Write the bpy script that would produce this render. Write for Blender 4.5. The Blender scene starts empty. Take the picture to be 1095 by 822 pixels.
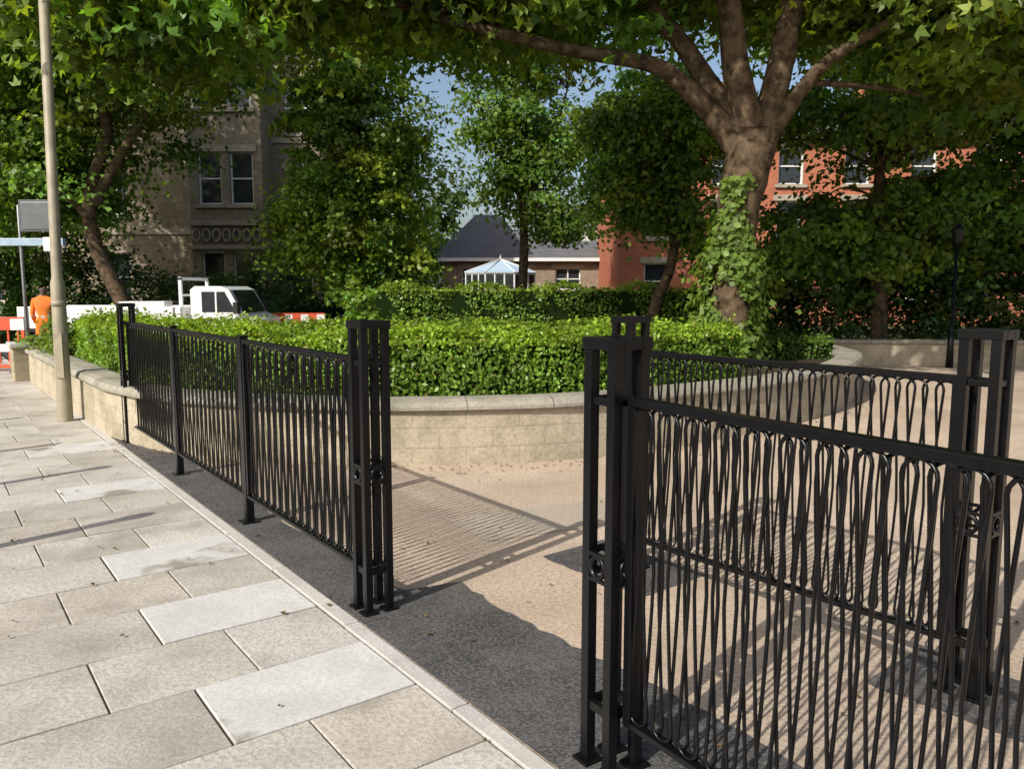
import bpy, math, random
import numpy as np
from mathutils import Vector, Matrix
random.seed(5); rng=np.random.default_rng(11)
S=bpy.context.scene
S.view_settings.view_transform='Standard'; S.view_settings.look='None'; S.view_settings.exposure=0
COL=S.collection

# ---------------------------------------------------------------- materials
def nt(name):
    m=bpy.data.materials.new(name); m.use_nodes=True
    n=m.node_tree; b=n.nodes['Principled BSDF']; return m,n,b
def N(n,t,**k):
    x=n.nodes.new(t)
    for a,v in k.items(): setattr(x,a,v)
    return x
def ramp(n,stops):
    r=N(n,'ShaderNodeValToRGB'); e=r.color_ramp.elements
    e[0].position,e[0].color=stops[0][0],(*stops[0][1],1)
    e[1].position,e[1].color=stops[-1][0],(*stops[-1][1],1)
    for p,c in stops[1:-1]:
        q=e.new(p); q.color=(*c,1)
    return r
def noise(n,vec,scale,detail=5,rough=.6):
    x=N(n,'ShaderNodeTexNoise'); x.inputs['Scale'].default_value=scale; x.inputs['Detail'].default_value=detail
    x.inputs['Roughness'].default_value=rough
    n.links.new(vec,x.inputs['Vector']); return x
def mixc(n,fac,a,b,mode='MIX'):
    x=N(n,'ShaderNodeMix',data_type='RGBA',blend_type=mode)
    for s,v in ((x.inputs[0],fac),(x.inputs[6],a),(x.inputs[7],b)):
        if hasattr(v,'links'): n.links.new(v,s)
        elif isinstance(v,(int,float)): s.default_value=v
        else: s.default_value=(*v,1)
    return x.outputs[2]
def simple(name,c,rough=.6,metal=0,var=.25,scale=6,bump=0,bscale=60,spec=.5,c2=None):
    m,n,b=nt(name); tc=N(n,'ShaderNodeTexCoord'); v=tc.outputs['Object']
    n1=noise(n,v,scale)
    c2=c2 or tuple(x*(1-var) for x in c)
    r=ramp(n,[(.35,c2),(.65,c)]); n.links.new(n1.outputs[0],r.inputs[0])
    n.links.new(r.outputs[0],b.inputs['Base Color'])
    b.inputs['Roughness'].default_value=rough; b.inputs['Metallic'].default_value=metal
    b.inputs['Specular IOR Level'].default_value=spec
    if bump:
        n2=noise(n,v,bscale,4); bp=N(n,'ShaderNodeBump'); bp.inputs['Strength'].default_value=bump; bp.inputs['Distance'].default_value=.01
        n.links.new(n2.outputs[0],bp.inputs['Height']); n.links.new(bp.outputs[0],b.inputs['Normal'])
    return m
def ground_mat(name,ca,cb,speck,sp_scale,speck_amt=.5,bump=.4,rough=.9,stain=None,stscale=1.1,blot=.7,st0=.6,st1=.7,grit=None,off=0):
    m,n,b=nt(name); v=N(n,'ShaderNodeTexCoord').outputs['Object']
    if off:
        va=N(n,'ShaderNodeVectorMath',operation='ADD'); n.links.new(v,va.inputs[0]); va.inputs[1].default_value=(off,off*.7,0); v=va.outputs[0]
    a=noise(n,v,blot,6,.65); r=ramp(n,[(.38,ca),(.62,cb)]); n.links.new(a.outputs[0],r.inputs[0])
    s=noise(n,v,sp_scale,3,.7); rs=ramp(n,[(.42,(0,0,0)),(.62,(1,1,1))]); n.links.new(s.outputs[0],rs.inputs[0])
    mm=N(n,'ShaderNodeMath',operation='MULTIPLY'); n.links.new(rs.outputs[0],mm.inputs[0]); mm.inputs[1].default_value=speck_amt
    c=mixc(n,mm.outputs[0],r.outputs[0],speck)
    if stain:
        t=noise(n,v,stscale,5,.6); rt=ramp(n,[(st0,(0,0,0)),(st1,(.8,.8,.8))]); n.links.new(t.outputs[0],rt.inputs[0])
        c=mixc(n,rt.outputs[0],c,stain)
    if grit:
        vo=N(n,'ShaderNodeTexVoronoi'); vo.inputs['Scale'].default_value=28; n.links.new(v,vo.inputs['Vector'])
        rg=ramp(n,[(.10,(.8,.8,.8)),(.16,(0,0,0))]); n.links.new(vo.outputs['Distance'],rg.inputs[0]); c=mixc(n,rg.outputs[0],c,grit)
    n.links.new(c,b.inputs['Base Color']); b.inputs['Roughness'].default_value=rough; b.inputs['Specular IOR Level'].default_value=.25
    bp=N(n,'ShaderNodeBump'); bp.inputs['Strength'].default_value=bump; bp.inputs['Distance'].default_value=.006
    n.links.new(s.outputs[0],bp.inputs['Height']); n.links.new(bp.outputs[0],b.inputs['Normal'])
    return m
def masonry(name,c1,c2,mortar,bw,rh,ms,uv=True,dirt=(.12,.11,.07),dirtamt=.5,bump=.6):
    m,n,b=nt(name); tc=N(n,'ShaderNodeTexCoord')
    if uv: v=tc.outputs['UV']
    else:
        sx=N(n,'ShaderNodeSeparateXYZ'); n.links.new(tc.outputs['Object'],sx.inputs[0])
        ad=N(n,'ShaderNodeMath',operation='ADD'); n.links.new(sx.outputs[0],ad.inputs[0]); n.links.new(sx.outputs[1],ad.inputs[1])
        cx=N(n,'ShaderNodeCombineXYZ'); n.links.new(ad.outputs[0],cx.inputs[0]); n.links.new(sx.outputs[2],cx.inputs[1]); v=cx.outputs[0]
    br=N(n,'ShaderNodeTexBrick'); n.links.new(v,br.inputs['Vector'])
    br.inputs['Scale'].default_value=1; br.inputs['Brick Width'].default_value=bw; br.inputs['Row Height'].default_value=rh
    br.inputs['Mortar Size'].default_value=ms; br.inputs['Mortar Smooth'].default_value=.3
    br.inputs['Color1'].default_value=(*c1,1); br.inputs['Color2'].default_value=(*c2,1); br.inputs['Mortar'].default_value=(*mortar,1)
    no=noise(n,tc.outputs['Object'],2.2,7,.7); r=ramp(n,[(.42,(0,0,0)),(.72,(dirtamt,)*3)]); n.links.new(no.outputs[0],r.inputs[0])
    c=mixc(n,r.outputs[0],br.outputs[0],dirt)
    n3=noise(n,tc.outputs['Object'],35,4); r3=ramp(n,[(.3,(.75,.75,.75)),(.7,(1.1,1.1,1.1))]); n.links.new(n3.outputs[0],r3.inputs[0])
    c=mixc(n,1.0,c,r3.outputs[0],'MULTIPLY')
    n.links.new(c,b.inputs['Base Color']); b.inputs['Roughness'].default_value=.9; b.inputs['Specular IOR Level'].default_value=.2
    sb=N(n,'ShaderNodeMath',operation='SUBTRACT'); n.links.new(n3.outputs[0],sb.inputs[0]); n.links.new(br.outputs['Fac'],sb.inputs[1])
    bp=N(n,'ShaderNodeBump'); bp.inputs['Strength'].default_value=bump; bp.inputs['Distance'].default_value=.01
    n.links.new(sb.outputs[0],bp.inputs['Height']); n.links.new(bp.outputs[0],b.inputs['Normal'])
    return m
def leafmat(name,trans=.35,rough=.45):
    m,n,b=nt(name); at=N(n,'ShaderNodeAttribute',attribute_name='Col')
    n.links.new(at.outputs['Color'],b.inputs['Base Color']); b.inputs['Roughness'].default_value=rough
    b.inputs['Specular IOR Level'].default_value=.35
    tr=N(n,'ShaderNodeBsdfTranslucent')
    c=mixc(n,1.0,at.outputs['Color'],(2.0,1.9,.5),'MULTIPLY'); n.links.new(c,tr.inputs['Color'])
    mx=N(n,'ShaderNodeMixShader'); mx.inputs[0].default_value=trans
    n.links.new(b.outputs[0],mx.inputs[1]); n.links.new(tr.outputs[0],mx.inputs[2])
    n.links.new(mx.outputs[0],n.nodes['Material Output'].inputs[0]); return m

M_black=simple('black_gloss_paint',(.005,.005,.006),rough=.3,var=.3,scale=30,bump=.05,bscale=90,spec=.3)
M_bark=simple('bark',(.14,.10,.065),rough=.95,c2=(.035,.025,.016),scale=7,bump=1,bscale=22,spec=.1)
M_leaf=leafmat('leaf',.42); M_hleaf=leafmat('hedge_leaf',.3,.4)
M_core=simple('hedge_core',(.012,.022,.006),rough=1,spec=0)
M_soil=simple('soil',(.06,.045,.03),rough=1,bump=.8,bscale=30,spec=.1)
M_wall=masonry('limestone_blocks',(.47,.41,.31),(.44,.38,.28),(.38,.325,.24),.46,.17,.005,dirt=(.19,.17,.11),dirtamt=.75,bump=.45)
M_cope=masonry('coping_stone',(.37,.34,.28),(.33,.305,.25),(.14,.13,.105),.75,5.0,.005,dirt=(.14,.14,.10),dirtamt=.8)
M_buff=ground_mat('buff_gravel_path',(.43,.335,.25),(.57,.46,.355),(.26,.2,.15),45,.6,stain=(.33,.265,.205),stscale=1.3,blot=.6,bump=.9,grit=(.28,.23,.18),st0=.5,st1=.75)
M_tar=ground_mat('tarmac',(.036,.036,.038),(.07,.069,.069),(.2,.19,.18),80,.5,bump=1,rough=.8,blot=2.5,stain=(.13,.115,.095),stscale=1.7,st0=.52,st1=.74,grit=(.16,.15,.13))
M_road=ground_mat('road_asphalt',(.045,.045,.047),(.065,.065,.066),(.12,.12,.12),120,.4,bump=.6)
M_ground=ground_mat('earth_and_grass',(.05,.07,.025),(.08,.08,.04),(.04,.05,.02),20,.5,bump=.8)
M_kerb=ground_mat('kerb_stone',(.44,.42,.39),(.54,.52,.48),(.26,.24,.22),110,.4,bump=.3,blot=3)
slabs=[]
for i,(a,b_) in enumerate([((.44,.41,.36),(.55,.515,.46)),((.38,.35,.305),(.49,.455,.405)),((.50,.47,.42),(.59,.56,.50)),((.42,.38,.325),(.53,.485,.425)),((.46,.435,.395),(.55,.52,.475))]):
    slabs.append(ground_mat('paving_flag_%s'%'abcde'[i],a,b_,(.25,.225,.19),48,.5,bump=.7,rough=.85,stain=(.24,.215,.175),stscale=1.8+i*.5,blot=1.7,st0=.48,st1=.76,off=i*7.3))
M_newslab=ground_mat('pale_paving_flag',(.50,.49,.465),(.60,.59,.56),(.38,.37,.35),50,.45,bump=.3,stain=(.19,.165,.125),stscale=1.5,blot=3,st0=.545,st1=.63)
M_joint=simple('joint_sand',(.12,.10,.08),rough=1,spec=.1)

# ---------------------------------------------------------------- mesh builder
class MB:
    def __init__(s): s.v=[];s.f=[];s.m=[];s.uv=[];s.sm=[]
    def add(s,vs,fs,mat=0,uvs=None,smooth=False):
        o=len(s.v); s.v+= [tuple(p) for p in vs]
        for i,f in enumerate(fs):
            s.f.append([o+k for k in f]); s.m.append(mat); s.sm.append(smooth)
            s.uv.append(uvs[i] if uvs else [(0,0)]*len(f))
    def box(s,c,d,rot=0,mat=0,M=None):
        hx,hy,hz=d[0]/2,d[1]/2,d[2]/2
        R=M if M is not None else Matrix.Rotation(rot,3,'Z'); c=Vector(c)
        vs=[c+R@Vector((x*hx,y*hy,z*hz)) for x in(-1,1) for y in(-1,1) for z in(-1,1)]
        s.add(vs,[(0,1,3,2),(4,6,7,5),(0,4,5,1),(2,3,7,6),(0,2,6,4),(1,5,7,3)],mat)
    def tube(s,pts,rad,sides=6,mat=0,smooth=True,cap=True,phase=0,closed=False):
        pts=[Vector(p) for p in pts]; n=len(pts)
        if not hasattr(rad,'__len__'): rad=[rad]*n
        vs=[];u=None
        for i,p in enumerate(pts):
            if closed: t=pts[(i+1)%n]-pts[i-1]
            else: t=pts[min(i+1,n-1)]-pts[max(i-1,0)]
            t.normalize()
            if u is None:
                u=Vector((0,0,1)).cross(t)
                if u.length<.1: u=Vector((1,0,0)).cross(t)
            u=(u-t*u.dot(t)).normalized(); w=t.cross(u)
            for k in range(sides):
                a=2*math.pi*k/sides+phase; vs.append(p+(u*math.cos(a)+w*math.sin(a))*rad[i])
        fs=[]
        for i in range(n if closed else n-1):
            j=(i+1)%n
            for k in range(sides):
                k2=(k+1)%sides; fs.append((i*sides+k,i*sides+k2,j*sides+k2,j*sides+k))
        if cap and not closed: fs.append(tuple(range(sides))[::-1]); fs.append(tuple((n-1)*sides+k for k in range(sides)))
        s.add(vs,fs,mat,None,smooth)
    def sweep(s,path,prof,mat=0,caps=True,smooth=False,zfun=None):
        n=len(path); P=[Vector((p[0],p[1])) for p in path]; L=0; rings=[];Ls=[]
        for i in range(n):
            a=(P[i]-P[i-1]).normalized() if i>0 else (P[1]-P[0]).normalized()
            b=(P[i+1]-P[i]).normalized() if i<n-1 else a
            t=(a+b).normalized(); nn=Vector((-t.y,t.x)); k=1/max(.5,nn.dot(Vector((-a.y,a.x))))
            if i>0: L+=(P[i]-P[i-1]).length
            Ls.append(L); rings.append([(P[i].x+nn.x*o*k,P[i].y+nn.y*o*k,z) for o,z in prof])
        m=len(prof); pl=[0]
        for k in range(m): pl.append(pl[-1]+math.dist(prof[k],prof[(k+1)%m]))
        vs=[v for r in rings for v in r]; fs=[];uv=[]
        for i in range(n-1):
            for k in range(m):
                k2=(k+1)%m; fs.append((i*m+k,(i+1)*m+k,(i+1)*m+k2,i*m+k2))
                uv.append([(Ls[i],pl[k]),(Ls[i+1],pl[k]),(Ls[i+1],pl[k+1]),(Ls[i],pl[k+1])])
        if caps:
            fs.append(tuple(range(m))); uv.append([(prof[k][0],prof[k][1]) for k in range(m)])
            fs.append(tuple((n-1)*m+k for k in range(m))[::-1]); uv.append([(prof[k][0],prof[k][1]) for k in range(m)][::-1])
        s.add(vs,fs,mat,uv,smooth)
    def prism(s,prof,y0,y1,mat=0,X=None):
        m=len(prof); vs=[(x,y0,z) for x,z in prof]+[(x,y1,z) for x,z in prof]
        if X is not None: vs=[X@Vector(v) for v in vs]
        fs=[tuple(range(m)),tuple(range(m,2*m))[::-1]]+[(k,k+m,(k+1)%m+m,(k+1)%m) for k in range(m)]
        s.add(vs,fs,mat)
    def obj(s,name,mats,parent=None,bevel=0,fix=True):
        me=bpy.data.meshes.new(name); me.from_pydata(s.v,[],s.f)
        for m in mats: me.materials.append(m)
        me.polygons.foreach_set('material_index',s.m); me.polygons.foreach_set('use_smooth',s.sm)
        u=me.uv_layers.new(name='UVMap'); u.data.foreach_set('uv',[c for f in s.uv for p in f for c in p])
        me.update()
        if fix:
            import bmesh
            bm=bmesh.new(); bm.from_mesh(me); bmesh.ops.recalc_face_normals(bm,faces=bm.faces); bm.to_mesh(me); bm.free()
        o=bpy.data.objects.new(name,me); COL.objects.link(o)
        if parent: o.parent=parent
        if bevel:
            b=o.modifiers.new('bevel','BEVEL'); b.width=bevel; b.segments=2; b.limit_method='ANGLE'; b.angle_limit=math.radians(50)
        return o
def empty(name):
    o=bpy.data.objects.new(name,None); COL.objects.link(o); return o
def cat(pts,k=6):
    out=[]; P=[pts[0]]+list(pts)+[pts[-1]]
    for i in range(1,len(P)-2):
        p0,p1,p2,p3=[np.array(q,float) for q in P[i-1:i+3]]
        for j in range(k):
            t=j/k; out.append(tuple(.5*((2*p1)+(-p0+p2)*t+(2*p0-5*p1+4*p2-p3)*t*t+(-p0+3*p1-3*p2+p3)*t**3)))
    out.append(tuple(pts[-1])); return out

# ---------------------------------------------------------------- leaves
def unit(a): return a/np.maximum(np.linalg.norm(a,axis=1,keepdims=True),1e-6)
def leaves(name,P,Nn,size,colr,mat,parent=None,wide=.34,lobed=False):
    n=len(P); Nn=unit(Nn); r=unit(rng.normal(size=(n,3))); T=unit(np.cross(Nn,r)); B=np.cross(Nn,T)
    sz=(size*rng.uniform(.65,1.3,n))[:,None]
    fold=.12
    def kite(B_,T_,s_,w_,base,N_):
        return np.stack([base, base+B_*s_*.42+T_*s_*w_+N_*s_*fold, base+B_*s_-N_*s_*.12, base+B_*s_*.42-T_*s_*w_+N_*s_*fold],1)
    if lobed:
        K=[]; base=P-B*sz*.45
        for an,ls,ww in((0,1.0,.27),(.95,.78,.22),(-.95,.78,.22)):
            ca,sa=math.cos(an),math.sin(an); B2=B*ca+T*sa; T2=T*ca-B*sa
            N2=unit(Nn+T*(.15*np.sign(an) if an else 0)); K.append(kite(B2,T2,sz*ls,ww,base+Nn*sz*(.02 if an else 0),N2))
        V=np.stack(K,1).reshape(-1,3); colr=np.repeat(colr,3,axis=0); n*=3
    else:
        V=kite(B,T,sz,wide,P-B*sz*.5,Nn).reshape(-1,3)
    me=bpy.data.meshes.new(name); me.vertices.add(4*n); me.vertices.foreach_set('co',V.astype(np.float32).ravel())
    me.loops.add(4*n); me.loops.foreach_set('vertex_index',np.arange(4*n,dtype=np.int32))
    me.polygons.add(n); me.polygons.foreach_set('loop_start',np.arange(0,4*n,4,dtype=np.int32)); me.polygons.foreach_set('loop_total',np.full(n,4,dtype=np.int32))
    me.update(calc_edges=True); me.materials.append(mat)
    at=me.attributes.new('Col','FLOAT_COLOR','FACE'); c=np.concatenate([np.clip(colr,0,1),np.ones((n,1))],1); at.data.foreach_set('color',c.astype(np.float32).ravel())
    o=bpy.data.objects.new(name,me); COL.objects.link(o)
    if parent: o.parent=parent
    return o
def crown_pts(lobes,ncl,per,cr,base,inner=.35,flat=.5,droop=0,bright=.35):
    w=np.array([l[3]*l[4]*l[5] for l in lobes])**.7; w/=w.sum(); ids=rng.choice(len(lobes),ncl,p=w)
    Ls=np.array(lobes,float)[ids]; d=unit(rng.normal(size=(ncl,3))); rr=rng.uniform(inner**2,1.05,ncl)**.5
    C=Ls[:,:3]+d*rr[:,None]*Ls[:,3:6]
    k=rng.uniform(.5,1.5,ncl)*cr; st=np.stack([rng.uniform(.7,1.5,ncl),rng.uniform(.7,1.5,ncl),np.full(ncl,flat)],1)
    idx=np.repeat(np.arange(ncl),per); n=len(idx)
    off=rng.normal(size=(n,3))*.48; off*=k[idx][:,None]*st[idx]
    off[:,2]-=np.minimum(droop*(off[:,0]**2+off[:,1]**2)/cr,.6*cr)
    P=C[idx]+off
    out=unit(off)*.45+d[idx]*.35; out[:,2]+=.5
    Nn=out+rng.normal(size=(n,3))*.6
    f=1+rng.uniform(-bright,bright,ncl); hue=rng.uniform(-1,1,ncl)
    c=np.array(base)[None,:]*f[idx][:,None]*rng.uniform(.7,1.3,(n,1))
    c[:,0]*=1+.25*hue[idx]; c[:,2]*=1-.2*hue[idx]
    return C,P,Nn,c
def tree(name,trunk,limbs,lobes,ncl,per,cr,leaf,base,nbr=40,k_=1,lobed=False,**k):
    if k_!=1:
        f=lambda p:(p[0]*k_,p[1]*k_,1.5+(p[2]-1.5)*k_)
        trunk=([f(p) for p in trunk[0]],[r*k_ for r in trunk[1]]); trunk[0][0]=(trunk[0][0][0],trunk[0][0][1],-.3)
        limbs=[([f(p) for p in a],[r*k_ for r in b]) for a,b in limbs]; lobes=[(*f(l),l[3]*k_,l[4]*k_,l[5]*k_) for l in lobes]
    e=empty(name); C,P,Nn,c=crown_pts(lobes,ncl,per,cr,base,**k)
    leaves('foliage',P,Nn,leaf,c,M_leaf,e,lobed=lobed)
    mb=MB(); tp,tr=trunk; kk=5
    tpc=cat(tp,kk); trc=np.interp(np.linspace(0,len(tr)-1,len(tpc)),range(len(tr)),tr)
    tpc=[(p[0]+rng.normal()*.012,p[1]+rng.normal()*.012,p[2]) for p in tpc]
    trc=[r*rng.uniform(.95,1.06) for r in trc]
    mb.tube(tpc,trc,14,0); allp=[]
    for lp,lr in limbs:
        q=cat(lp,6); rr=np.interp(np.linspace(0,len(lr)-1,len(q)),range(len(lr)),lr); mb.tube(q,list(rr),9,0); allp+=list(zip(q[2:],rr[2:]))
    if not allp: allp=list(zip(tpc[-6:],trc[-6:]))
    A=np.array([p for p,_ in allp])
    for ci in rng.choice(len(C),min(nbr,len(C)),replace=False):
        t=C[ci]; dd=np.linalg.norm(A-t,axis=1)+np.maximum(0,A[:,2]-t[2]); j=int(dd.argmin()); s_=A[j]
        if np.linalg.norm(s_-t)<.2: continue
        L=np.linalg.norm(s_-t); mid=(s_+t)/2+rng.normal(size=3)*.08*L+np.array([0,0,.08*L]); r0=min(allp[j][1]*.6,.02+.012*L)
        mb.tube(cat([s_,mid,t],4),list(np.linspace(r0,.008,9)),5,0)
    mb.obj('trunk_and_branches',[M_bark],e); return e

# ---------------------------------------------------------------- layout frame (fence line)
P0=np.array([-.652,3.647]); D=np.array([-.596,.803]); NV=np.array([.803,.596]); ang=math.atan2(NV[1],NV[0])
def W(s_,n_,z=0):
    p=P0+D*s_+NV*n_; return (p[0],p[1],z)

mb=MB(); mb.add([(-400,-400,-.14),(400,-400,-.14),(400,400,-.14),(-400,400,-.14)],[(0,1,2,3)]); mb.obj('ground',[M_ground])
def sheet(name,pts,z,mat):
    mb=MB(); mb.add([(p[0],p[1],z) for p in pts],[tuple(range(len(pts)))]); return mb.obj(name,[mat])
sheet('road',[W(-40,-2.36),W(60,-2.36),W(60,-10),W(-40,-10)],-.125,M_road)
sheet('side_road',[(-40,16.5),(-4,16.5),(-4,27),(-40,27)],-.135,M_road)
mb=MB(); c=[W(-14,-.118),W(11.6,-.118),W(11.6,3),W(7,30),W(-34,30),W(-34,-.118)]
mb.add([(p[0],p[1],-.0) for p in c]+[(p[0],p[1],-.14) for p in c],[(0,1,2,3,4,5)]+[(i,(i+1)%6,(i+1)%6+6,i+6) for i in range(6)]); mb.obj('park_path',[M_buff])
mb=MB(); pts=[W(7,-.125),W(-5,-.125)]
x=-5
while x<7:
    nn=.5 if x<.05 else .2
    if x>5.3: nn=.05
    pts.append(W(x,nn+random.uniform(-.014,.014)+.02*math.sin(x*3))); x+=.07
mb.add([(p[0],p[1],.004) for p in pts],[tuple(range(len(pts)))])
RA=np.array([.62,4.2]); RB=np.array([1.70,2.87]); rd=(RB-RA)/np.linalg.norm(RB-RA); rn=np.array([-rd[1],rd[0]])
for a,b in ((-.42,.34),(1.45,2.1)):
    q=[]
    for t in np.linspace(a,b,14): q.append(RA+rd*t-rn*(.24+random.uniform(-.015,.015)))
    for t in np.linspace(b,a,14): q.append(RA+rd*t+rn*(.24+random.uniform(-.015,.015)))
    mb.add([(p[0],p[1],.004) for p in q],[tuple(range(len(q)))])
mb.obj('tarmac_strip',[M_tar])
sheet('concrete_repair',[W(.5,1.0),W(1.05,1.05),W(.75,2.6),W(.2,2.5)],.004,ground_mat('repair_concrete',(.37,.315,.25),(.46,.39,.31),(.25,.21,.17),50,.5))

# pavement
mb=MB(); mats=slabs+[M_newslab,M_joint]; row=.47
k0=-12
for k in range(k0,75):
    s0=-.76+row*k
    even=(k%2==0)
    n_=-.205; widths=[.70,.72,.66,.6] if even else [.44,.53,.70,.7,.4]
    first=True
    for wdt in widths:
        n1=max(n_-wdt*random.uniform(.97,1.03),-2.2)
        if n_-n1<.12: break
        pale = even and first and k in (0,2,4,8,12)
        if even and k in (1,6,10) and not first and random.random()<.4: pale=True
        mi=5 if pale else random.randrange(5)
        tl=Matrix.Rotation(ang,3,'Z')@Matrix.Rotation(random.uniform(-.005,.005),3,'X')@Matrix.Rotation(random.uniform(-.004,.004),3,'Y')
        c=W(s0+row/2,(n_+n1)/2,-.02+random.uniform(-.0015,.0015)+(.002 if pale else 0))
        g=random.uniform(.006,.011)
        mb.box(c,(n_-n1-g,row-g,.04),ang,mi,M=tl); n_=n1; first=False
    if n_>-2.19 : mb.box(W(s0+row/2,(n_-2.2)/2,-.02),(n_+2.2-.007,row-.007,.04),ang,random.randrange(5))
q=[W(-6.4,-2.2,-.009),W(34.5,-2.2,-.009),W(34.5,-.12,-.009),W(-6.4,-.12,-.009)]
mb.add(q,[(0,1,2,3)],6)
mb.obj('pavement',mats,bevel=.004)
mb=MB(); s_=-6.4
while s_<34:
    mb.box(W(s_+.45,-.163+random.uniform(-.002,.002),-.03+random.uniform(-.002,.001)),(.07,.893,.067),ang,0); s_+=.9
mb.obj('edging_kerb',[M_kerb],bevel=.004)
mb=MB(); s_=-6.4
while s_<34:
    mb.box(W(s_+.45,-2.28,-.08),(.15,.893,.16),ang,0); s_+=.9
mb.obj('road_kerb',[M_kerb],bevel=.01)

# ---------------------------------------------------------------- railings
H=1.34; TOP=1.17; BOT=.18
def post(mb,p,a,hs=.053,b=.034):
    ca,sa=math.cos(a),math.sin(a)
    def L(x,y,z): return (p[0]+ca*x-sa*y,p[1]+sa*x+ca*y,z)
    for x in(-hs,hs):
        for y in(-hs,hs):
            mb.box(L(x,y,H/2+.004),(b,b,H-.02),a); mb.box(L(x,y,.009),(.07,.07,.01),a)
    o=2*hs+b+.01
    for z,t in((H-.002,.034),(TOP-.005,.022),(.2,.03)):
        w=.04 if z>1.3 else .02
        for sgn in(-1,1):
            if z>1.3:
                mb.box(L(0,sgn*(o/2-w/2),z),(o,w,t),a); mb.box(L(sgn*(o/2-w/2),0,z),(w,o-2*w-.001,t),a)
            else:
                e=2*hs-b-.001
                mb.box(L(0,sgn*hs,z),(e,w,t),a); mb.box(L(sgn*hs,0,z),(w,e,t),a)
    for i in range(4):
        aa=i*math.pi/2; cx,cy=math.cos(aa)*(hs+.012),math.sin(aa)*(hs+.012); tx,ty=-math.sin(aa),math.cos(aa)
        r=.031; zc=.655
        ring=[L(cx+tx*r*math.cos(t),cy+ty*r*math.cos(t),zc+r*math.sin(t)) for t in np.linspace(0,2*math.pi,20,endpoint=False)]
        mb.tube(ring,.0085,6,0,closed=True)
        for sg in(-1,1):
            arc=[L(cx+tx*u,cy+ty*u,zc+sg*.040) for u in(-hs+.01,0,hs-.01)]
            mb.tube(arc,.0085,4,0,smooth=False,phase=math.pi/4)
            mb.box(L(cx+tx*sg*.042,cy+ty*sg*.042,zc),(.022 if abs(tx)>.5 else .012,.022 if abs(ty)>.5 else .012,.012),a)
def panel(mbF,mbB,p,q,top=TOP,bot=BOT):
    p=np.array(p,float);q=np.array(q,float);Lg=np.linalg.norm(q-p);d=(q-p)/Lg;nv=np.array([-d[1],d[0]]);a=math.atan2(d[1],d[0]);c=(p+q)/2
    mbF.box((c[0],c[1],top),(Lg,.042,.024),a); mbF.box((c[0],c[1],bot),(Lg,.042,.018),a)
    for e,sg in((p,1),(q,-1)):
        x=e+d*sg*.0165; mbF.box((x[0],x[1],(top+bot)/2),(.03,.043,top-bot-.025),a)
    n=int(round((Lg-.06)/.052)); pit=(Lg-.06)/n
    zt=top-.013; zb=bot+.010; hw=.038; hm=.010
    for i in range(n):
        u0=.03+pit*(i+.5); off=.007 if i%2 else -.007
        pts=[]; zs=np.linspace(zb+hw,zt-hw,9); jit=random.uniform(-.002,.002)
        def wd(z): 
            t=(z-(zb+hw))/(zt-zb-2*hw); return hm+(hw-hm)*abs(2*t-1)**1.2
        for z in zs: pts.append((wd(z)+jit,z))
        for th in np.linspace(0,math.pi,9)[1:-1]: pts.append((hw*math.cos(th)+jit,zt-hw+hw*math.sin(th)))
        for z in zs[::-1]: pts.append((-wd(z)+jit,z))
        for th in np.linspace(0,math.pi,9)[1:-1]: pts.append((-hw*math.cos(th)+jit,zb+hw-hw*math.sin(th)))
        P=[(p[0]+d[0]*(u0+w)+nv[0]*off,p[1]+d[1]*(u0+w)+nv[1]*off,z) for w,z in pts]
        mbB.tube(P,.0055,5,0,closed=True)
def mid(mb,p,a,h=1.2):
    mb.box((p[0],p[1],h/2+.004),(.05,.05,h-.012),a); mb.box((p[0],p[1],h+.001),(.056,.056,.008),a); mb.box((p[0],p[1],.009),(.11,.11,.01),a)
def railing(p,q,npan):
    e=empty('metal_railing'); F=MB();B=MB()
    p=np.array(p);q=np.array(q);L=np.linalg.norm(q-p);d=(q-p)/L;a=math.atan2(d[1],d[0])
    post(F,p,a);post(F,q,a)
    s0=.072;s1=L-.072;pw=(s1-s0)/npan
    for i in range(npan):
        u=s0+i*pw+(.0265 if i>0 else 0); v=s0+(i+1)*pw-(.0265 if i<npan-1 else 0)
        panel(F,B,p+d*u,p+d*v)
        if i<npan-1: mid(F,p+d*(s0+(i+1)*pw),a)
    F.obj('frame_and_posts',[M_black],e,bevel=.0018); B.obj('infill_bars',[M_black],e)
railing(W(0,0)[:2],W(5.17,0)[:2],3)
R0=np.array([.315,2.40]); e_=np.array([.55,-.835]); e_/=np.linalg.norm(e_)
railing(R0,R0+e_*3.7,2)
railing(RA,RB,1)

# ---------------------------------------------------------------- bed wall
front=cat([(-4.08,8.05),(-3.25,7.32),(-2.3,6.92),(-1.3,6.72),(-.5,6.74),(.6,7.0),(2.0,7.85),(3.2,8.85),(4.3,10.2),(5.2,12.0),(5.4,13.4)],8)
path=[tuple(p) for p in cat([(-7.75,12.85),(-6.1,10.68),(-4.08,8.05)],4)][:-1]+front
path=[(p[0],p[1]) for p in path]
mb=MB(); mb.sweep(path,[(0,-.14),(.30,-.14),(.30,.47),(0,.47)],0)
cp=[(-.045,.475),(-.045,.505),(-.02,.545),(.05,.562),(.25,.562),(.32,.545),(.345,.505),(.345,.475)]
mb.sweep(path,cp,1)
mb.obj('stone_garden_wall',[M_wall,M_cope])
mb=MB(); mb.box((-7.98,13.25,.2),(.5,.5,.68),ang,0); mb.box((-7.98,13.25,.58),(.58,.58,.08),ang,1)
mb.obj('stone_pier',[masonry('pier_stone',(.42,.36,.25),(.38,.32,.22),(.32,.27,.19),.46,.17,.006,uv=False),M_kerb],bevel=.015)
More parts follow.
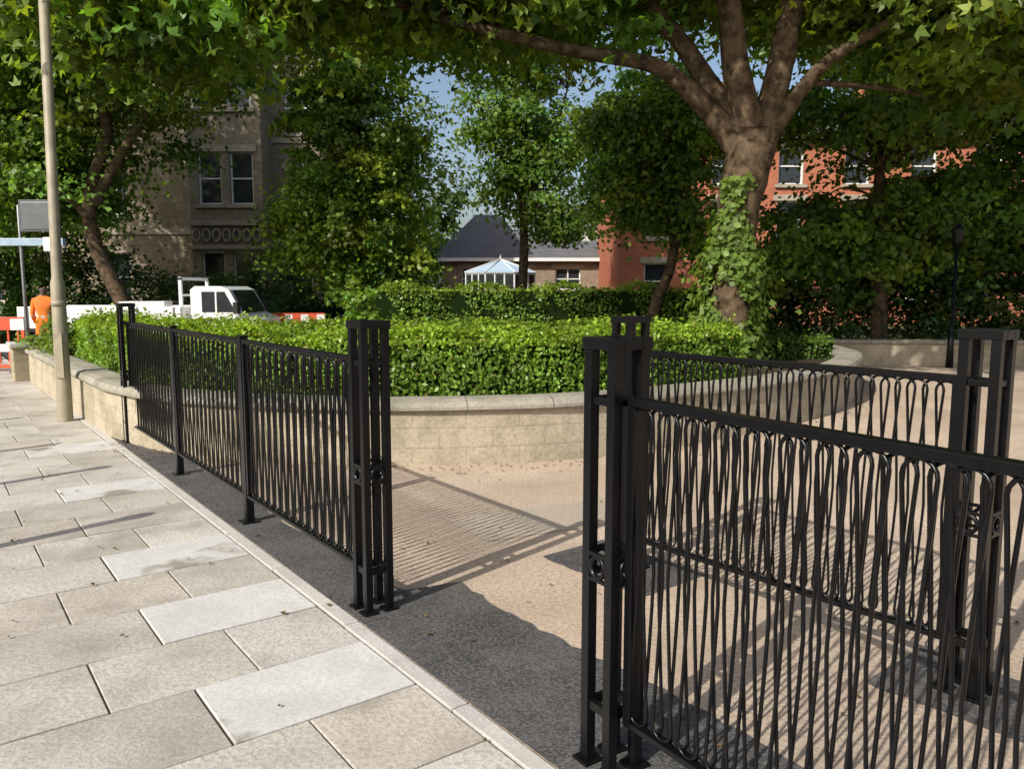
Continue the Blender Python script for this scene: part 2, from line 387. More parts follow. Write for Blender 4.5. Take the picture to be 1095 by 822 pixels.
inn=[(p[0]+.0,p[1]+.12) for p in path]; sheet('flower_bed_soil',inn+[(5.2,13.9),(-7.6,13.4)],.40,M_soil)

def hedge(name,path,w,z0,z1,dens,leaf,base,lump=.05):
    e=empty(name); mb=MB(); mb.sweep(path,[(-w/2+.07,z0),(w/2-.07,z0),(w/2-.07,z1-.08),(-w/2+.07,z1-.08)],0); mb.obj('core',[M_core],e)
    P=np.array([(p[0],p[1]) for p in path]); seg=np.diff(P,axis=0); sl=np.linalg.norm(seg,axis=1); cum=np.concatenate([[0],np.cumsum(sl)]); L=cum[-1]; hh=z1-z0
    per=w+2*hh; n=int(L*per*dens); t=rng.uniform(0,L,n); i=np.clip(np.searchsorted(cum,t)-1,0,len(sl)-1); f=(t-cum[i])/sl[i]
    tan=unit(seg)[i]; nv=np.stack([-tan[:,1],tan[:,0]],1); c=P[i]+seg[i]*f[:,None]
    u=rng.uniform(0,per,n); top=u<w; left=(u>=w)&(u<w+hh)
    off=np.where(top,u-w/2,np.where(left,w/2,-w/2)); z=np.where(top,z1,np.where(left,z0+(u-w),z0+(u-w-hh)))
    lm=lump*(np.sin(t*3.1+z*4)+np.sin(t*7.3+off*9+1)*.6+np.sin(t*17+z*15)*.35)*.6
    dep=-rng.exponential(.028,n)+rng.exponential(.012,n)
    nout=np.zeros((n,3)); nout[top]=(0,0,1)
    sd=~top; sg=np.where(left,1,-1)[sd]; nout[sd,0]=nv[sd,0]*sg; nout[sd,1]=nv[sd,1]*sg
    pos=np.stack([c[:,0]+nv[:,0]*off,c[:,1]+nv[:,1]*off,z],1)+nout*(lm+dep)[:,None]
    edge=np.maximum(0,np.abs(off)-(w/2-.09))*np.maximum(0,z-(z1-.09))/.09*.5; pos[:,2]-=edge
    st=top&(rng.uniform(size=n)<.06); pos[st,2]+=rng.uniform(.02,.12,st.sum())
    Nn=nout*.7+rng.normal(size=(n,3))*.6; Nn[:,2]+=.3
    pat=.5+.5*np.sin(t*2.3+np.sin(t*5+z*6)*2)
    col=np.array(base)[None,:]*(rng.uniform(.55,1.35,n)*(.8+.35*pat))[:,None]
    tp=top|(z>z1-.12); col[tp]*=(1.35,1.2,1.0)  # top and upper rim brightened: sunlight put into the leaf colour
    old=rng.uniform(size=n)<.015; col[old]=(.24,.2,.05)
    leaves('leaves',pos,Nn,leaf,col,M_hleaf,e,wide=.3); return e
HB=(.165,.285,.036)
def inset(path,o):
    out=[]
    for i in range(len(path)):
        a=np.array(path[max(i-1,0)]);b=np.array(path[min(i+1,len(path)-1)]);t=(b-a)/np.linalg.norm(b-a); p=np.array(path[i]); out.append((p[0]-t[1]*o,p[1]+t[0]*o))
    return out
hp=inset(path,.72)
hp1=[p for p in hp if not (p[1]>9.0 and p[0]>0)]
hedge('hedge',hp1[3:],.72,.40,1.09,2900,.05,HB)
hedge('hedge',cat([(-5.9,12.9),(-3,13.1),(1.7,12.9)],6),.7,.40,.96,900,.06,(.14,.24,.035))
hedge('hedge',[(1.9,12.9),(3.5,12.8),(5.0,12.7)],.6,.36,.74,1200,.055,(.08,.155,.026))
hedge('tall_hedge',cat([(-3.4,20.5),(0,20.4),(5.2,20.2)],5),1.0,-.14,1.5,500,.09,(.15,.25,.038),lump=.16)

# ---------------------------------------------------------------- trees
mainlimbs=[
 ([(3.25,11.6,3.35),(2.85,11.6,3.85),(2.35,11.55,4.3),(1.9,11.5,4.55),(.94,11.4,4.68),(-.1,11.3,4.88),(-1.4,11.2,5.2),(-3.5,10.8,5.8)],[.22,.17,.13,.11,.09,.075,.05,.02]),
 ([(3.3,11.6,3.5),(2.75,11.8,4.4),(2.4,11.9,4.95),(1.9,12,5.6),(1,12,7.4)],[.22,.15,.13,.11,.05]),
 ([(3.4,11.6,3.5),(3.1,11.5,4.4),(2.95,11.5,5.4),(2.7,11.7,7),(2.6,11.8,9.5)],[.25,.19,.16,.12,.04]),
 ([(3.45,11.6,3.4),(3.65,11.6,4.2),(3.8,11.6,5.0),(3.95,11.5,6.2),(4.7,11.4,9)],[.25,.19,.17,.13,.04]),
 ([(3.5,11.55,3.5),(3.95,11.5,4.15),(4.35,11.4,4.6),(5.2,11.2,5.1),(7,10.6,5.9)],[.17,.10,.08,.06,.03])]
T=tree('maple_tree',([(3.05,11.6,.2),(3.1,11.6,.8),(3.13,11.6,1.6),(3.2,11.6,2.5),(3.32,11.6,3.3),(3.4,11.6,3.75)],[.42,.33,.28,.285,.33,.3]),mainlimbs,
 [(3,12,8.8,7.5,5,3.4),(-1.7,11.8,6.1,3.0,2.4,1.1),(-4.7,11.4,5.5,2.2,1.8,1.0),(1.0,12.6,6.0,2.7,1.6,.7),(7,11,6.1,3.2,2.6,1.5),(7.6,12.2,5.3,2.6,1.8,1.1),(3,14,7.2,5,2.5,1.2),(5.3,12.8,5.9,1.6,1.4,.6)],
 640,195,.72,.15,(.135,.215,.03),nbr=190,droop=.3,bright=.45,lobed=True)
n=8000; z=rng.uniform(.4,3.0,n); a=rng.uniform(0,2*math.pi,n); xc=np.interp(z,[.2,.8,1.6,2.5,3.3],[3.05,3.1,3.13,3.2,3.32]); r=np.interp(z,[.2,.8,1.6,2.5,3.3],[.42,.36,.33,.31,.33])+rng.exponential(.07,n)*np.where(z<2.0,1,.45)
keep=(np.sin(a*2+z*2)+np.sin(z*5+a)*.6-np.cos(a)*.9+rng.normal(size=n)*.35)>(-1.1+.8*z-.3)
P=np.stack([xc+np.cos(a)*r,11.6+np.sin(a)*r,z],1)[keep]; Nn=np.stack([np.cos(a),np.sin(a),np.full(n,.4)],1)[keep]+rng.normal(size=(keep.sum(),3))*.35
leaves('ivy',P,Nn,.10,np.array((.15,.23,.045))*rng.uniform(.5,1.3,(len(P),1)),M_leaf,T,wide=.42)

tree('lime_tree',([(-7.85,17,-.2),(-8.1,17,1),(-8.7,17,2.4),(-8.75,17,3.4),(-8.3,17,4.6)],[.22,.17,.15,.13,.1]),
 [([(-8.7,17,3.2),(-7.8,17,4.6),(-6.6,16.8,6)],[.13,.09,.03]),([(-8.3,17,4.5),(-8.4,17,6),(-8.6,17,8)],[.12,.09,.03]),([(-8.7,17,2.9),(-9.8,17,4),(-11,16.8,5.3)],[.11,.08,.03])],
 [(-9.3,17.2,4.0,1.5,1.6,1.0),(-8.6,17,7.4,3.6,3,2.5),(-11,17.5,6.3,2.5,2.5,3.2),(-6.3,17,6.9,1.8,2,1.5),(-10.2,17.8,3.1,1.5,1.2,1.0),(-7.5,17.6,4.9,1.0,1.0,.7)],
 430,190,.7,.16,(.12,.2,.03),nbr=90,droop=.3,k_=1.22,bright=.5)
tree('lime_tree',([(-17,28,-.2),(-17,28,3),(-17,28,6)],[.4,.32,.25]),[],[(-17.3,28,7,4.0,2.5,5.5),(-18.5,27,12,5,3,4),(-19,25,4,4,3,4)],260,200,1.1,.22,(.08,.14,.024),nbr=30)
tree('ash_tree',([(-4.5,24,-.2),(-4.45,24,2),(-4.4,24,4.5)],[.24,.19,.12]),[],
 [(-4.8,24,3.2,2.3,1.8,1.9),(-4.4,24,5.9,2.1,1.7,2.1),(-5.0,24.3,8.3,2.0,1.6,1.5),(-3.1,24,2.2,.8,.9,1.0),(-6.4,24.5,3.0,.8,.9,.9)],270,190,.6,.15,(.145,.235,.034),nbr=40,droop=.3,bright=.5)
tree('sycamore_tree',([(.3,30,-.2),(.45,30,3),(.35,30,5.5),(.6,30,8.5)],[.2,.16,.12,.07]),[([(.4,30,5),(-.8,30,7),(-1.4,30,9)],[.09,.06,.03]),([(.4,30,5.6),(1.5,30,7.2),(2.0,30,8.6)],[.08,.06,.03])],
 [(.4,30,5.6,1.6,1.4,1.4),(.1,30,7.8,2.1,1.7,1.5),(1.5,30,6.9,1.3,1.3,1.2),(.3,30,10.2,3.2,2,1.4),(1.6,30,4.0,1.4,1.1,.8)],220,100,.8,.19,(.13,.215,.038),nbr=90,droop=.3,bright=.45,inner=.1)
tree('cherry_tree',([(3.35,19,-.2),(3.3,19,.8),(3.75,19,2.2),(4.0,19,3.6)],[.18,.14,.11,.07]),[],
 [(3.1,19.2,3.8,1.4,1.2,1.1),(3.7,19.2,5.3,1.7,1.3,1.3),(2.8,19.4,5.2,1.0,1.1,1.0),(4.5,19.2,2.9,.9,.9,.8)],170,170,.55,.14,(.13,.215,.035),nbr=40,droop=.3,bright=.5)
tree('horse_chestnut_tree',([(8,17.5,-.2),(7.9,17.5,2),(7.8,17.5,4)],[.2,.16,.1]),[],
 [(7.4,17.8,2.8,1.8,1.4,1.4),(8.2,17.8,5.2,1.5,1.2,.9),(6.1,18,2.2,.9,.9,.9),(9.9,18,3.0,1.6,1.2,1.4),(6.3,18.6,5.2,.9,1.0,.7),(10.2,18,5.6,1.3,1.2,.8)],200,150,.62,.16,(.12,.20,.032),nbr=60,droop=.3,bright=.6,inner=.15)
tree('horse_chestnut_tree',([(12.5,19,-.2),(12.4,19,3),(12.3,19,6)],[.3,.24,.16]),[],
 [(12.3,19,3.8,2.0,1.8,2.4),(13.6,18,7,3.0,2.5,2.6),(11.4,20,7.4,2.4,2,1.5),(8.6,21,8.0,3,2,1.2)],260,190,.7,.17,(.10,.175,.028),nbr=40,droop=.3,bright=.6)
lb=[]
for x in range(-62,70,6):
    h=5 if -8<x<9 else rng.uniform(9,13)
    lb.append((x,60+rng.uniform(-3,3),h*.45,4.5,3,h*.55))
def mass(name,lobes,ncl,per,cr,leaf,base):
    C,P,Nn,c=crown_pts(lobes,ncl,per,cr,base,inner=.3,flat=.7); return leaves(name,P,Nn,leaf,c,M_leaf)
mass('distant_trees',lb,500,110,1.7,.5,(.07,.12,.035))
mass('shrubbery',[(-12,23.5,1.2,2.2,1,1.5),(-9,27,1.0,3,1.5,1.5),(-5.5,28,1.0,2,1,1.5),(-16,22.5,1.5,3,1.5,2.4),(-2.6,25,.5,1.2,1,1.0)],190,170,.55,.13,(.05,.095,.022))
mass('shrubbery',[(6.3,19.6,1.0,1.5,1,1.3),(9,17.8,.9,2.4,.8,1.4),(12,17.6,1.5,2.3,1.0,2),(15.5,17,1.8,2.3,1.5,2.4),(18,18,3,3,2,4),(9,19.6,1.4,3,1,1.6)],380,170,.55,.13,(.045,.085,.02))
mass('wall_shrub',[(-7.1,12.5,.6,.4,.4,.2),(-6.7,11.9,.68,.35,.3,.25),(-6.3,11.5,.75,.3,.3,.3)],34,120,.16,.07,(.13,.21,.04))
mass('garden_sapling',[(-1.85,10,.95,.24,.24,.4),(-1.85,10,1.35,.12,.12,.28)],34,45,.13,.085,(.17,.29,.045))
# litter at the wall foot and along the tarmac
L1=[]
pa=np.array(front)
for _ in range(420):
    i=rng.integers(4,len(pa)-12); q=pa[i]+rng.normal(size=2)*.05; t=pa[i+1]-pa[i-1]; t/=np.linalg.norm(t); q=q-np.array([-t[1],t[0]])*(.05+rng.exponential(.10)); L1.append((q[0],q[1],.010))
for _ in range(150):
    q=W(rng.uniform(-2,6),rng.uniform(-1.6,3)); L1.append((q[0],q[1],.012))
L1=np.array(L1); leaves('fallen_leaves',L1,np.array([[0,0,1]])+rng.normal(size=(len(L1),3))*.12,.028,np.array((.16,.11,.05))*rng.uniform(.5,1.3,(len(L1),1)),M_hleaf)

# ---------------------------------------------------------------- buildings
M_glass=simple('window_glass',(.03,.035,.04),rough=.08,var=.3); M_white=simple('white_paint',(.75,.75,.73),rough=.5,var=.08)
M_stone=masonry('building_stone',(.33,.275,.20),(.28,.23,.165),(.2,.17,.125),.7,.3,.01,uv=False,dirtamt=.6)
M_trim=simple('dressed_stone',(.37,.32,.245),rough=.9); M_red=masonry('red_brick',(.52,.16,.085),(.44,.12,.06),(.36,.24,.17),.225,.075,.008,uv=False,dirt=(.16,.07,.04),dirtamt=.4)
M_slate=masonry('slate_roof',(.15,.155,.17),(.12,.125,.14),(.07,.07,.075),.3,.22,.008,uv=False,dirtamt=.3)
M_bb=masonry('buff_brick',(.36,.27,.2),(.31,.23,.17),(.27,.24,.2),.225,.075,.008,uv=False)
M_pale=simple('polycarbonate_roof',(.45,.58,.7),rough=.3,var=.1)
def facade(mb,o,dx,w,z0,z1,ops,mw=0,mg=1,mf=2,mt=3,dep=.22):
    dx=np.array(dx,float); nv=np.array([dx[1],-dx[0]]); a=math.atan2(dx[1],dx[0])
    def Q(u,z,d=0): p=np.array(o)+dx*u+nv*d; return (p[0],p[1],z)
    xs=sorted({0,w,*[v for r in ops for v in(r[0],r[1])]}); zs=sorted({z0,z1,*[v for r in ops for v in(r[2],r[3])]})
    for i in range(len(xs)-1):
        for j in range(len(zs)-1):
            cx=(xs[i]+xs[i+1])/2; cz=(zs[j]+zs[j+1])/2
            if any(r[0]<cx<r[1] and r[2]<cz<r[3] for r in ops): continue
            mb.add([Q(xs[i],zs[j]),Q(xs[i+1],zs[j]),Q(xs[i+1],zs[j+1]),Q(xs[i],zs[j+1])],[(0,1,2,3)],mw)
    for (a0,a1,b0,b1) in ops:
        mb.add([Q(a0,b0),Q(a1,b0),Q(a1,b1),Q(a0,b1),Q(a0,b0,-dep),Q(a1,b0,-dep),Q(a1,b1,-dep),Q(a0,b1,-dep)],[(0,4,5,1),(1,5,6,2),(2,6,7,3),(3,7,4,0)],mt)
        mb.add([Q(a0,b0,-dep+.02),Q(a1,b0,-dep+.02),Q(a1,b1,-dep+.02),Q(a0,b1,-dep+.02)],[(0,1,2,3)],mg)
        cu=(a0+a1)/2; cz=(b0+b1)/2; ww=a1-a0; hh=b1-b0; t=.07
        for u,z,sx,sz in((a0+t/2,cz,t,hh),(a1-t/2,cz,t,hh),(cu,b1-t/2,ww-2*t,t),(cu,b0+t/2,ww-2*t,t),(cu,cz,ww-2*t,t*.8)): mb.box(Q(u,z,-dep+.05),(sx,.05,sz),a,mf)
        if ww>1.3:
            for kz in (b0+t+(cz-b0-t)/2,cz+(b1-cz)/2): mb.box(Q(cu,kz,-dep+.05),(t,.05,(hh-3*t)/2),a,mf)
        mb.box(Q(cu,b0-.07,.04),(ww+.3,.16,.14),a,mt); mb.box(Q(cu,b1+.13,.02),(ww+.36,.1,.26),a,mt)
mb=MB()
def floors(us,w,zz): return [(u-w/2,u+w/2,z,z+2.1) for u in us for z in zz]
facade(mb,(-24,35),(1,0),10.8,-.14,15,floors([1.5,4.2,7],1.1,[.9,4.6,8.4,12]))
facade(mb,(-13.2,33.6),(1,0),3.0,-.14,12.4,floors([.85,2.15],.95,[.9,4.9,8.7]))
facade(mb,(-13.2,35),(0,-1),1.4,-.14,12.4,[]); facade(mb,(-10.2,33.6),(0,1),1.4,-.14,12.4,[])
facade(mb,(-10.2,35),(1,0),2.2,-.14,13.5,floors([1.1],1.0,[.9,4.4,8,11]))
facade(mb,(-8.0,35),(0,1),12,-.14,13.5,floors([2,5,8.5],1.1,[.9,4.4,8]))
mb.box((-11.7,34.3,12.55),(3.5,2.0,.3),0,3); mb.box((-11.7,33.55,4.15),(3.2,.25,.2),0,3); mb.box((-11.7,33.5,3.15),(3.2,.3,.12),0,3)
for i in range(7):
    u=-12.95+i*.415
    mb.tube([(u+.15*math.cos(t),33.5,3.65+.24*math.sin(t)) for t in np.linspace(0,2*math.pi,14,endpoint=False)],.045,5,3,closed=True)
mb.box((-16,35.0,3.9),(16,.14,.25),0,3); mb.box((-16,35.0,7.7),(16,.14,.25),0,3)
mb.add([(-24.4,34.6,15),(-12.9,34.6,15),(-12.9,47,15),(-24.4,47,15),(-18.5,38.5,19.5),(-18.5,43,19.5)],[(0,1,4),(1,2,5,4),(2,3,5),(3,0,4,5)],4)
mb.add([(-13.5,33.2,12.72),(-9.9,33.2,12.72),(-9.9,36.5,12.72),(-13.5,36.5,12.72),(-11.7,34.9,16)],[(0,1,4),(1,2,4),(2,3,4),(3,0,4)],4)
mb.add([(-10.4,34.7,13.5),(-7.7,34.7,13.5),(-7.7,47,13.5),(-13,47,13.5),(-10.3,40,16.5)],[(0,1,4),(1,2,4),(2,3,4),(3,0,4)],4)
mb.box((-9.5,38,16.4),(1.2,.8,2.6),0,0)
mb.obj('victorian_stone_house',[M_stone,M_glass,M_white,M_trim,M_slate],fix=False)
mb=MB(); us=[1.6+2.9*i for i in range(9)]
facade(mb,(4.8,36),(1,0),26,-.14,7.9,[(u-.55,u+.55,z,z+1.6) for u in us for z in(1.0,3.7,6.0)])
facade(mb,(4.8,46),(0,-1),10,-.14,7.9,[])
mb.add([(4.5,35.6,7.9),(31,35.6,7.9),(31,46,7.9),(4.5,46,7.9),(8,40.8,9.6),(28,40.8,9.6)],[(0,1,5,4),(1,2,5),(2,3,4,5),(3,0,4)],4)
for x in(10,17,25): mb.box((x,39.5,10),(1.4,.8,2.2),0,0)
mb.obj('red_brick_house',[M_red,M_glass,M_white,M_trim,M_slate],fix=False)
mb=MB()
facade(mb,(-3.8,45),(1,0),11.6,-.14,3.1,[(6.2,7.6,1.4,2.6),(8.8,10.2,1.3,2.5),(1.0,2.4,1.4,2.6),(3.6,4.9,1.4,2.6)])
facade(mb,(-3.8,52),(0,-1),7,-.14,3.1,[])
facade(mb,(7.8,45),(0,1),7,-.14,3.1,[])
mb.add([(-4.2,44.6,3.1),(8.2,44.6,3.1),(8.2,52.5,3.1),(-4.2,52.5,3.1),(-1.5,48.5,4.9),(6.2,48.5,4.9)],[(0,1,5,4),(1,2,5),(2,3,4,5),(3,0,4)],4)
mb.box((2,44.55,3.05),(12.4,.1,.18),0,2)
mb.add([(-4.4,46,3.3),(1.4,46,3.3),(1.4,53,3.3),(-4.4,53,3.3),(-2.2,49.5,5.9),(-.8,49.5,5.9)],[(0,1,5,4),(1,2,5),(2,3,4,5),(3,0,4)],4)
mb.box((4.6,47.6,4.6),(1.2,1.2,.9),0,2); mb.box((6.2,50,5.3),(.9,.6,1.2),0,5)
mb.obj('slate_roofed_building',[M_bb,M_glass,M_white,M_trim,M_slate,M_red],fix=False)
mb=MB(); cx,cy,r=-.55,39,1.75; oc=[(cx+r*math.cos(a),cy+r*math.sin(a)) for a in np.linspace(math.pi/8,2*math.pi+math.pi/8,8,endpoint=False)]
for i in range(8):
    a,b=oc[i],oc[(i+1)%8]
    mb.add([(a[0],a[1],-.14),(b[0],b[1],-.14),(b[0],b[1],.7),(a[0],a[1],.7)],[(0,1,2,3)],0); mb.add([(a[0],a[1],.7),(b[0],b[1],.7),(b[0],b[1],2.15),(a[0],a[1],2.15)],[(0,1,2,3)],1)
    for t in(0,.33,.66): p=(a[0]+(b[0]-a[0])*t,a[1]+(b[1]-a[1])*t); mb.tube([(p[0],p[1],.7),(p[0],p[1],2.15)],.045,4,0,smooth=False)
    mb.tube([(a[0],a[1],2.18),(b[0],b[1],2.18)],.07,4,0,smooth=False)
    A=(cx+(a[0]-cx)*1.05,cy+(a[1]-cy)*1.05,2.22);B=(cx+(b[0]-cx)*1.05,cy+(b[1]-cy)*1.05,2.22)
    mb.add([A,B,(cx,cy,2.85)],[(0,1,2)],2); mb.tube([(A[0],A[1],2.24),(cx,cy,2.88)],.03,4,0)
mb.tube([(cx,cy,2.85),(cx,cy,3.08)],[.06,.01],6,0)
mb.obj('conservatory',[M_white,M_glass,M_pale])

mb=MB(); mb.sweep([(5.9,15.8),(10,15.6),(18,15.2)],[(0,-.14),(.3,-.14),(.3,.42),(0,.42)],0); mb.sweep([(5.9,15.8),(10,15.6),(18,15.2)],[(-.04,.422),(-.04,.49),(.34,.49),(.34,.422)],1)
mb.obj('low_stone_wall',[M_wall,M_cope])
mb=MB(); mb.tube([(8.3,15.2,0),(8.3,15.2,.6),(8.3,15.2,.62),(8.3,15.2,2.3)],[.07,.055,.035,.03],10); mb.tube([(8.3,15.2,2.3),(8.3,15.2,2.35),(8.3,15.2,2.58),(8.3,15.2,2.7)],[.04,.08,.12,.02],8,smooth=False)
mb.obj('park_lamp',[M_black])

# ---------------------------------------------------------------- street lamp, signs, bollards
M_pole=simple('painted_pole',(.34,.30,.21),rough=.55,var=.35,scale=4); M_grey=simple('grey_sign_paint',(.08,.09,.10),rough=.4); M_galv=simple('galvanised',(.3,.31,.32),rough=.4,metal=.6)
M_blue=simple('pale_blue_panel',(.35,.48,.6),rough=.35); M_lamp=simple('lamp_lens',(.6,.6,.58),rough=.2)
mb=MB(); X,Y=-5.08,9.04
mb.tube([(X,Y,-.02),(X,Y,.02),(X+.01,Y,1.55),(X+.01,Y,1.62),(X+.13,Y,8)],[.088,.08,.073,.056,.048],18,0)
mb.box((X+.02,Y-.075,.75),(.09,.03,.5),0,0); mb.tube([(X+.01,Y,1.3),(X+.01,Y,1.36)],.08,18,0)
mb.tube([(X+.13,Y,7.9),(X-.1,Y-.1,8.3),(X-.8,Y-.6,8.5)],[.045,.04,.035],8,0); mb.box((X-1.1,Y-.85,8.5),(.7,.25,.14),.7,2); mb.box((X-1.1,Y-.85,8.42),(.5,.18,.03),.7,3)
mb.obj('street_lamp',[M_pole,M_white,M_grey,M_lamp])
mb=MB(); sx,sy=-8.95,15.4
mb.tube([(sx-.33,sy,0),(sx-.33,sy,3.05)],.03,10,0); mb.box((sx+.10,sy-.06,2.84),(.72,.10,.58),.0,1); mb.box((sx+.10,sy-.115,2.84),(.64,.012,.50),0,2)
mb.box((sx-.3,sy,2.36),(1.6,.12,.14),0,3); mb.box((sx+.28,sy-.02,2.32),(.3,.10,.26),0,4); mb.tube([(sx-1.0,sy,0),(sx-1.0,sy,2.3)],.03,8,0)
mb.obj('bus_stop_sign',[M_galv,M_grey,simple('sign_face',(.13,.15,.165),rough=.25),M_blue,M_white],bevel=.008)
S2=np.array([.65,.76])
for i,tip in enumerate([(-2.41,5.27),(-3.41,6.71),(-4.4,7.72),(-5.7,9.3),(-7.0,11.0)]):
    b_=np.array(tip)-S2*1.35*1.0; mb=MB()
    mb.tube([(b_[0],b_[1],-.01),(b_[0],b_[1],.05),(b_[0],b_[1],.06),(b_[0],b_[1],.85),(b_[0],b_[1],.88),(b_[0],b_[1],.95),(b_[0],b_[1],1.0)],[.08,.08,.05,.045,.06,.055,.015],12); mb.obj('bollard',[M_black])

M_rd=simple('red_plastic',(.7,.1,.04),rough=.4,var=.15); M_wp=simple('white_plastic',(.8,.76,.72),rough=.4,var=.1)
def barrier(x,y,z,a,w=1.9):
    mb=MB(); ca,sa=math.cos(a),math.sin(a); L=lambda u,v,zz:(x+ca*u-sa*v,y+sa*u+ca*v,z+zz)
    n=8
    for i in range(n): mb.box(L(-w/2+w*(i+.5)/n,0,.87),(w/n-.001,.04,.2),a,i%2)
    mb.box(L(0,0,.99),(w,.05,.03),a,0)
    for u in(-w/2+.03,w/2-.03): mb.box(L(u,0,.44),(.06,.05,.66),a,0); mb.box(L(u*.9,0,.03),(.12,.5,.05),a,2)
    mb.box(L(0,0,.12),(w-.13,.04,.06),a,0); mb.box(L(0,0,.45),(w-.13,.035,.14),a,1)
    for i in range(11): 
        mb.box(L(-w/2+.12+(w-.24)*i/10,0,.27),(.03,.03,.2),a,0); mb.box(L(-w/2+.12+(w-.24)*i/10,0,.645),(.03,.03,.22),a,0)
    mb.obj('roadworks_barrier',[M_rd,M_wp,M_black],bevel=.004)
barrier(-9.72,14.4,-.02,.1); barrier(-5.6,20.6,-.14,.15,1.6); barrier(-11.9,17.0,-.14,-.3)

# ---------------------------------------------------------------- dropside truck (facing +x)
mb=MB(); X=Matrix.Translation((-11.05,19.0,-.16))
def tb(c,d,m): mb.box(X@Vector(c),d,0,m)
cab=[(3.85,.45),(5.3,.45),(5.36,.6),(5.33,.95),(5.0,1.08),(4.72,1.62),(4.55,1.70),(3.95,1.70),(3.85,1.62)]
mb.prism(cab,-.9,.9,0,X)
for sgn in(-1,1):
    y=sgn*.903; mb.add([X@Vector((a,y,b)) for a,b in [(4.1,1.12),(4.86,1.12),(4.62,1.58),(4.1,1.58)]],[(0,1,2,3)],1)
    mb.box(X@Vector((4.42,y*1.002,1.35)),(.04,.012,.46),0,0); mb.box(X@Vector((4.1,y*1.004,.98)),(.14,.02,.03),0,2)
    mb.box(X@Vector((4.92,sgn*1.03,1.22)),(.1,.2,.26),0,2)
    for wx in(4.75,1.1):
        c=X@Vector((wx,sgn*.82,.34)); mb.tube([c+Vector((0,-.12,0)),c+Vector((0,.12,0))],.34,20,2,smooth=False); mb.tube([c+Vector((0,-.13,0)),c+Vector((0,.13,0))],.19,14,3,smooth=False)
mb.add([X@Vector(v) for v in [(5.0,-.8,1.10),(5.0,.8,1.10),(4.735,.72,1.61),(4.735,-.72,1.61)]],[(0,1,2,3)],1)
mb.v[-4:]=[(v[0]+.012,v[1],v[2]+.006) for v in mb.v[-4:]]
tb((1.85,0,.55),(3.7,.8,.16),2); tb((1.8,0,.72),(3.66,1.86,.08),2)
for sgn in(-1,1): tb((1.8,sgn*.92,1.0),(3.66,.04,.48),0)
for sx_ in(0,3.62): tb((sx_,0,1.0),(.04,1.80,.48),0)
for i in range(5): tb((.2+i*.82,-.945,1.0),(.05,.02,.48),3)
for yy in(-.8,.8): tb((3.6,yy,1.35),(.07,.07,1.1),0)
tb((3.6,0,1.87),(.07,1.67,.07),0); tb((3.6,0,1.5),(.04,1.53,.05),0)
tb((5.37,-.65,.75),(.03,.3,.16),4); tb((5.37,.65,.75),(.03,.3,.16),4); tb((5.37,0,.52),(.06,1.7,.16),2)
mb.box(X@Vector((2.4,.1,1.1)),(1.0,.9,.5),.2,0)
mb.obj('dropside_truck',[simple('white_truck_paint',(.8,.8,.8),rough=.3,var=.05),M_glass,simple('tyre_rubber',(.02,.02,.02),rough=.8),M_galv,M_lamp],bevel=.012)

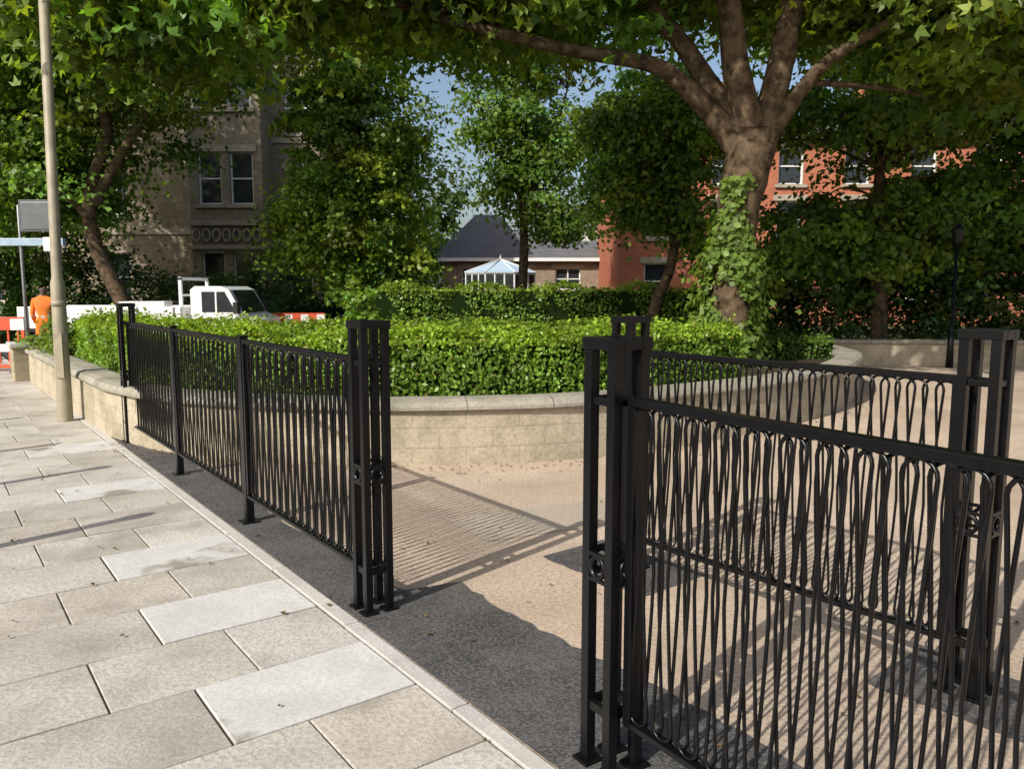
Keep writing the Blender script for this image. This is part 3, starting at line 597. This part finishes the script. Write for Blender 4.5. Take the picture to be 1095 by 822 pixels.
# ---------------------------------------------------------------- road worker
def worker(x,y,z0,face):
    J=[(0,0,.95),(0,.0,1.14),(0,.02,1.34),(0,.035,1.46),(0,.05,1.54),(0,.06,1.64),
       (-.09,0,.89),(-.11,.03,.48),(-.12,-.02,.08),(-.13,.12,.04),(.09,0,.89),(.11,.06,.49),(.12,.03,.08),(.13,.17,.04),
       (-.17,.02,1.38),(-.21,.01,1.10),(-.19,.18,.93),(-.18,.26,.90),(.17,.02,1.38),(.21,.03,1.10),(.19,.20,.96),(.18,.28,.93)]
    E=[(0,1),(1,2),(2,3),(3,4),(4,5),(0,6),(6,7),(7,8),(8,9),(0,10),(10,11),(11,12),(12,13),(2,14),(14,15),(15,16),(16,17),(2,18),(18,19),(19,20),(20,21)]
    R=[.135,.13,.14,.055,.075,.09,.09,.068,.055,.04,.09,.068,.055,.04,.062,.05,.04,.028,.062,.05,.04,.028]
    me=bpy.data.meshes.new('tmp'); me.from_pydata(J,E,[]); o=bpy.data.objects.new('tmp',me); COL.objects.link(o)
    o.modifiers.new('s','SKIN'); m=o.modifiers.new('d','SUBSURF'); m.levels=2; m.render_levels=2
    for i,sv in enumerate(me.skin_vertices[0].data): sv.radius=(R[i],R[i]*(.75 if i in(0,1,2) else 1)); sv.use_root=(i==0)
    dg=bpy.context.evaluated_depsgraph_get(); me2=bpy.data.meshes.new_from_object(o.evaluated_get(dg)); bpy.data.objects.remove(o)
    e=empty('road_worker'); b=bpy.data.objects.new('body',me2); COL.objects.link(b); b.parent=e
    ms=[simple('hi_vis_orange',(.9,.22,.02),rough=.7,var=.3),simple('skin',(.45,.26,.18),rough=.6),simple('boots',(.03,.025,.02)),simple('reflective_tape',(.55,.56,.54),rough=.3),simple('hair',(.07,.045,.03))]
    me2.materials.clear()
    for m_ in ms: me2.materials.append(m_)
    for p in me2.polygons:
        c=p.center; p.use_smooth=True; k=0
        if c.z>1.475: k=4 if (c.z>1.60 or c.y<.02) and not (c.y>.1 and c.z<1.66) else 1
        elif c.z<.13: k=2
        elif abs(c.x)>.12 and c.y>.235: k=1
        elif 1.06<c.z<1.10 or (.33<c.z<.38): k=3
        p.material_index=k
    h=MB()
    for sx_ in(-1,1):
        for i in range(4): 
            bx=sx_*.185+(i-1.5)*.017; h.tube([(bx,.265,.9),(bx,.32,.88-.004*i),(bx,.335,.85)],[.009,.008,.007],6,0)
        h.tube([(sx_*.165,.245,.92),(sx_*.145,.285,.91)],[.01,.008],6,0)
    h.tube([(0,.145,1.64),(0,.168,1.61)],[.008,.014],6,0)
    for sx_ in(-1,1): h.tube([(sx_*.084,.05,1.65),(sx_*.096,.045,1.61)],[.016,.012],6,0)
    h.obj('hands_and_face',[ms[1]],e)
    e.location=(x,y,z0); e.rotation_euler=(0,0,face)
worker(-9.22,15.9,-.12,.3)

# ---------------------------------------------------------------- light, sky, camera
el=math.radians(36.5); az=math.atan2(-.65,-.76)
sv=Vector((math.sin(az)*math.cos(el),math.cos(az)*math.cos(el),math.sin(el)))
L=bpy.data.lights.new('sun','SUN'); L.energy=5.0; L.angle=math.radians(.5); L.color=(1,.95,.86)
lo=bpy.data.objects.new('sun',L); COL.objects.link(lo); lo.rotation_euler=sv.to_track_quat('Z','Y').to_euler(); lo.location=sv*50
w=bpy.data.worlds.new('World'); S.world=w; w.use_nodes=True; n=w.node_tree
sk=n.nodes.new('ShaderNodeTexSky'); sk.sky_type='NISHITA'; sk.sun_disc=False; sk.sun_elevation=el; sk.sun_rotation=az%(2*math.pi); sk.dust_density=3.5
bg=n.nodes['Background']; bg.inputs[1].default_value=.15; n.links.new(sk.outputs[0],bg.inputs[0])
cd=bpy.data.cameras.new('camera'); cam=bpy.data.objects.new('camera',cd); COL.objects.link(cam)
cd.sensor_width=36; cd.lens=28.27; cd.clip_end=1500; cd.clip_start=.05
cam.location=(0,0,1.5); cam.rotation_euler=(math.radians(90-6.83),0,0); S.camera=cam
